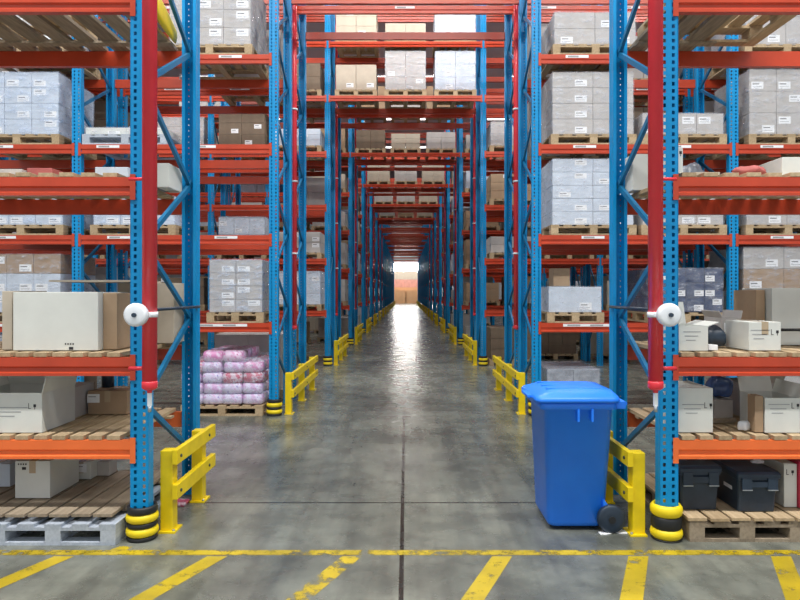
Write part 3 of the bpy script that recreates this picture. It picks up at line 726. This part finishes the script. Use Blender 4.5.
for yy in (-.25, .25): b.loft([[(.19, yy - .02, .09), (.19, yy + .02, .09), (.19, yy + .02, .24), (.19, yy - .02, .24)], [(.25, yy - .02, .07), (.25, yy + .02, .07), (.25, yy + .02, .16), (.25, yy - .02, .16)]], 'bin', smooth=False)
b.obj('axle_bracket', bn)
MB().cyl((.24, -.3, .1), (.24, .3, .1), .012, 'steel', 12).obj('axle', bn)
for yy in (-.305, .255):
    b = MB(); n = 28
    b.loft([[(.24 + r_ * math.cos(2*math.pi*k/n), yy + y_, .1 + r_ * math.sin(2*math.pi*k/n)) for k in range(n)] for r_, y_ in ((.03, -.004), (.06, -.006), (.075, 0), (.095, 0), (.1, .012), (.1, .038), (.09, .05))], 'dark')
    w_ = b.obj('wheel', bn); MB().cyl((.24, yy - .012, .1), (.24, yy, .1), .025, 'black', 14).obj('hub_cap', w_)
for i, (px, py, rz, w_, lab) in enumerate(((606, 533, .3, .12, 'torn white paper scrap on the floor under the bin wheel'), (622, 532, -.4, .14, 'torn white paper scrap on the floor beside the right barrier post'))):
    d_ = H * F / (py - CY)
    b = MB(); pts = [(-.5, -.2), (-.1, -.3), (.4, -.15), (.5, .15), (.1, .25), (-.4, .2)]
    b.loft([[(x_ * w_, y_ * w_, z_) for x_, y_ in pts] for z_ in (.001, .006)], 'paper', smooth=False)
    tag(b.obj('paper_scrap', None, (PX(px, d_), d_, 0), (0, 0, rz)), lab, 'paper')

# ------------------------------------------------------------------ far end of the aisle
for i, (x, m, lab) in enumerate(((-1.0, 'tan', 'left of two tan carton stacks closing the far end of the aisle'), (1.0, 'tan', 'right of two tan carton stacks closing the far end of the aisle'))):
    load(x, 105.5, 0, 1.85, 1.4, 2.15, 2, 1, 2, m, lab, None, 0, None)
load(0, 107.0, 0, 5.0, 1.4, 5.3, 4, 1, 4, 'redgoods', 'reddish goods stacked behind the tan cartons at the far end', None, 0, None, mats=['tan', 'tan', 'redgoods', 'cardlt'])

# ------------------------------------------------------------------ light
def lamp(x, y, power, length=5.0, z=10.3, lab=''):
    t = thing('ceiling_lamp', lab, 'lamp', (x, y, z), 0, 'ceiling lamps over the cross aisles')
    MB().box(-length/2, length/2, -.15, .15, .05, .12, 'white').cyl((-length*.35, 0, .12), (-length*.35, 0, .3), .008, 'steel', 6).cyl((length*.35, 0, .12), (length*.35, 0, .3), .008, 'steel', 6).obj('housing', t)
    MB().cyl((-length/2 + .05, -.06, .03), (length/2 - .05, -.06, .03), .018, 'tube', 8).cyl((-length/2 + .05, .06, .03), (length/2 - .05, .06, .03), .018, 'tube', 8).obj('tube', t)
    la = bpy.data.lights.new('lamp_light', 'AREA'); la.shape = 'RECTANGLE'; la.size = length; la.size_y = .28; la.energy = power; la.color = (1, .98, .95)
    o = bpy.data.objects.new('lamp_light', la); COL.objects.link(o); o.parent = t; o.location = (0, 0, 0)
for k in range(-1, NP):
    y = YA + PITCH * k + 4.3 if k >= 0 else 7.2
    for x in ((-6.5, 0, 6.5) if k < 5 else (0,)):
        lamp(x, y, 190 if k < 0 else 360 if k < 1 else 150 if k < 4 else 50, lab='long ceiling lamp over the cross aisle before the %s rack row, %s' % (ORD[3 + 2 * k] if 3 + 2*k < 31 else 'last', {-6.5: 'left', 0: 'centre', 6.5: 'right'}[x]))
for x in (-5, 0, 5): lamp(x, 1.6, 600, lab='long ceiling lamp over the front aisle, %s' % {-5: 'left', 0: 'centre', 5: 'right'}[x])
for x in (-3, 3): lamp(x, 102.0, 900, lab='ceiling lamp at the bright far end, %s' % ('left' if x < 0 else 'right'))
w = bpy.data.worlds.new('world'); bpy.context.scene.world = w; w.use_nodes = True
bg = w.node_tree.nodes['Background']; bg.inputs[0].default_value = (.93, .96, 1, 1); bg.inputs[1].default_value = .68

# ------------------------------------------------------------------ camera
cam = bpy.data.cameras.new('camera'); co = bpy.data.objects.new('camera', cam); COL.objects.link(co)
co.location = (X0, 0, H); co.rotation_euler = (math.pi / 2, 0, 0)
cam.sensor_width = 36; cam.lens = 36 * F / 800; cam.shift_x = -(CX - 400) / 800; cam.shift_y = -(300 - CY) / 800
cam.clip_end = 400; cam.clip_start = .05
sc = bpy.context.scene; sc.camera = co
sc.view_settings.view_transform = 'Standard'; sc.view_settings.look = 'None'; sc.view_settings.gamma = 1; sc.view_settings.exposure = 0.08
sc.cycles.transparent_max_bounces = 16
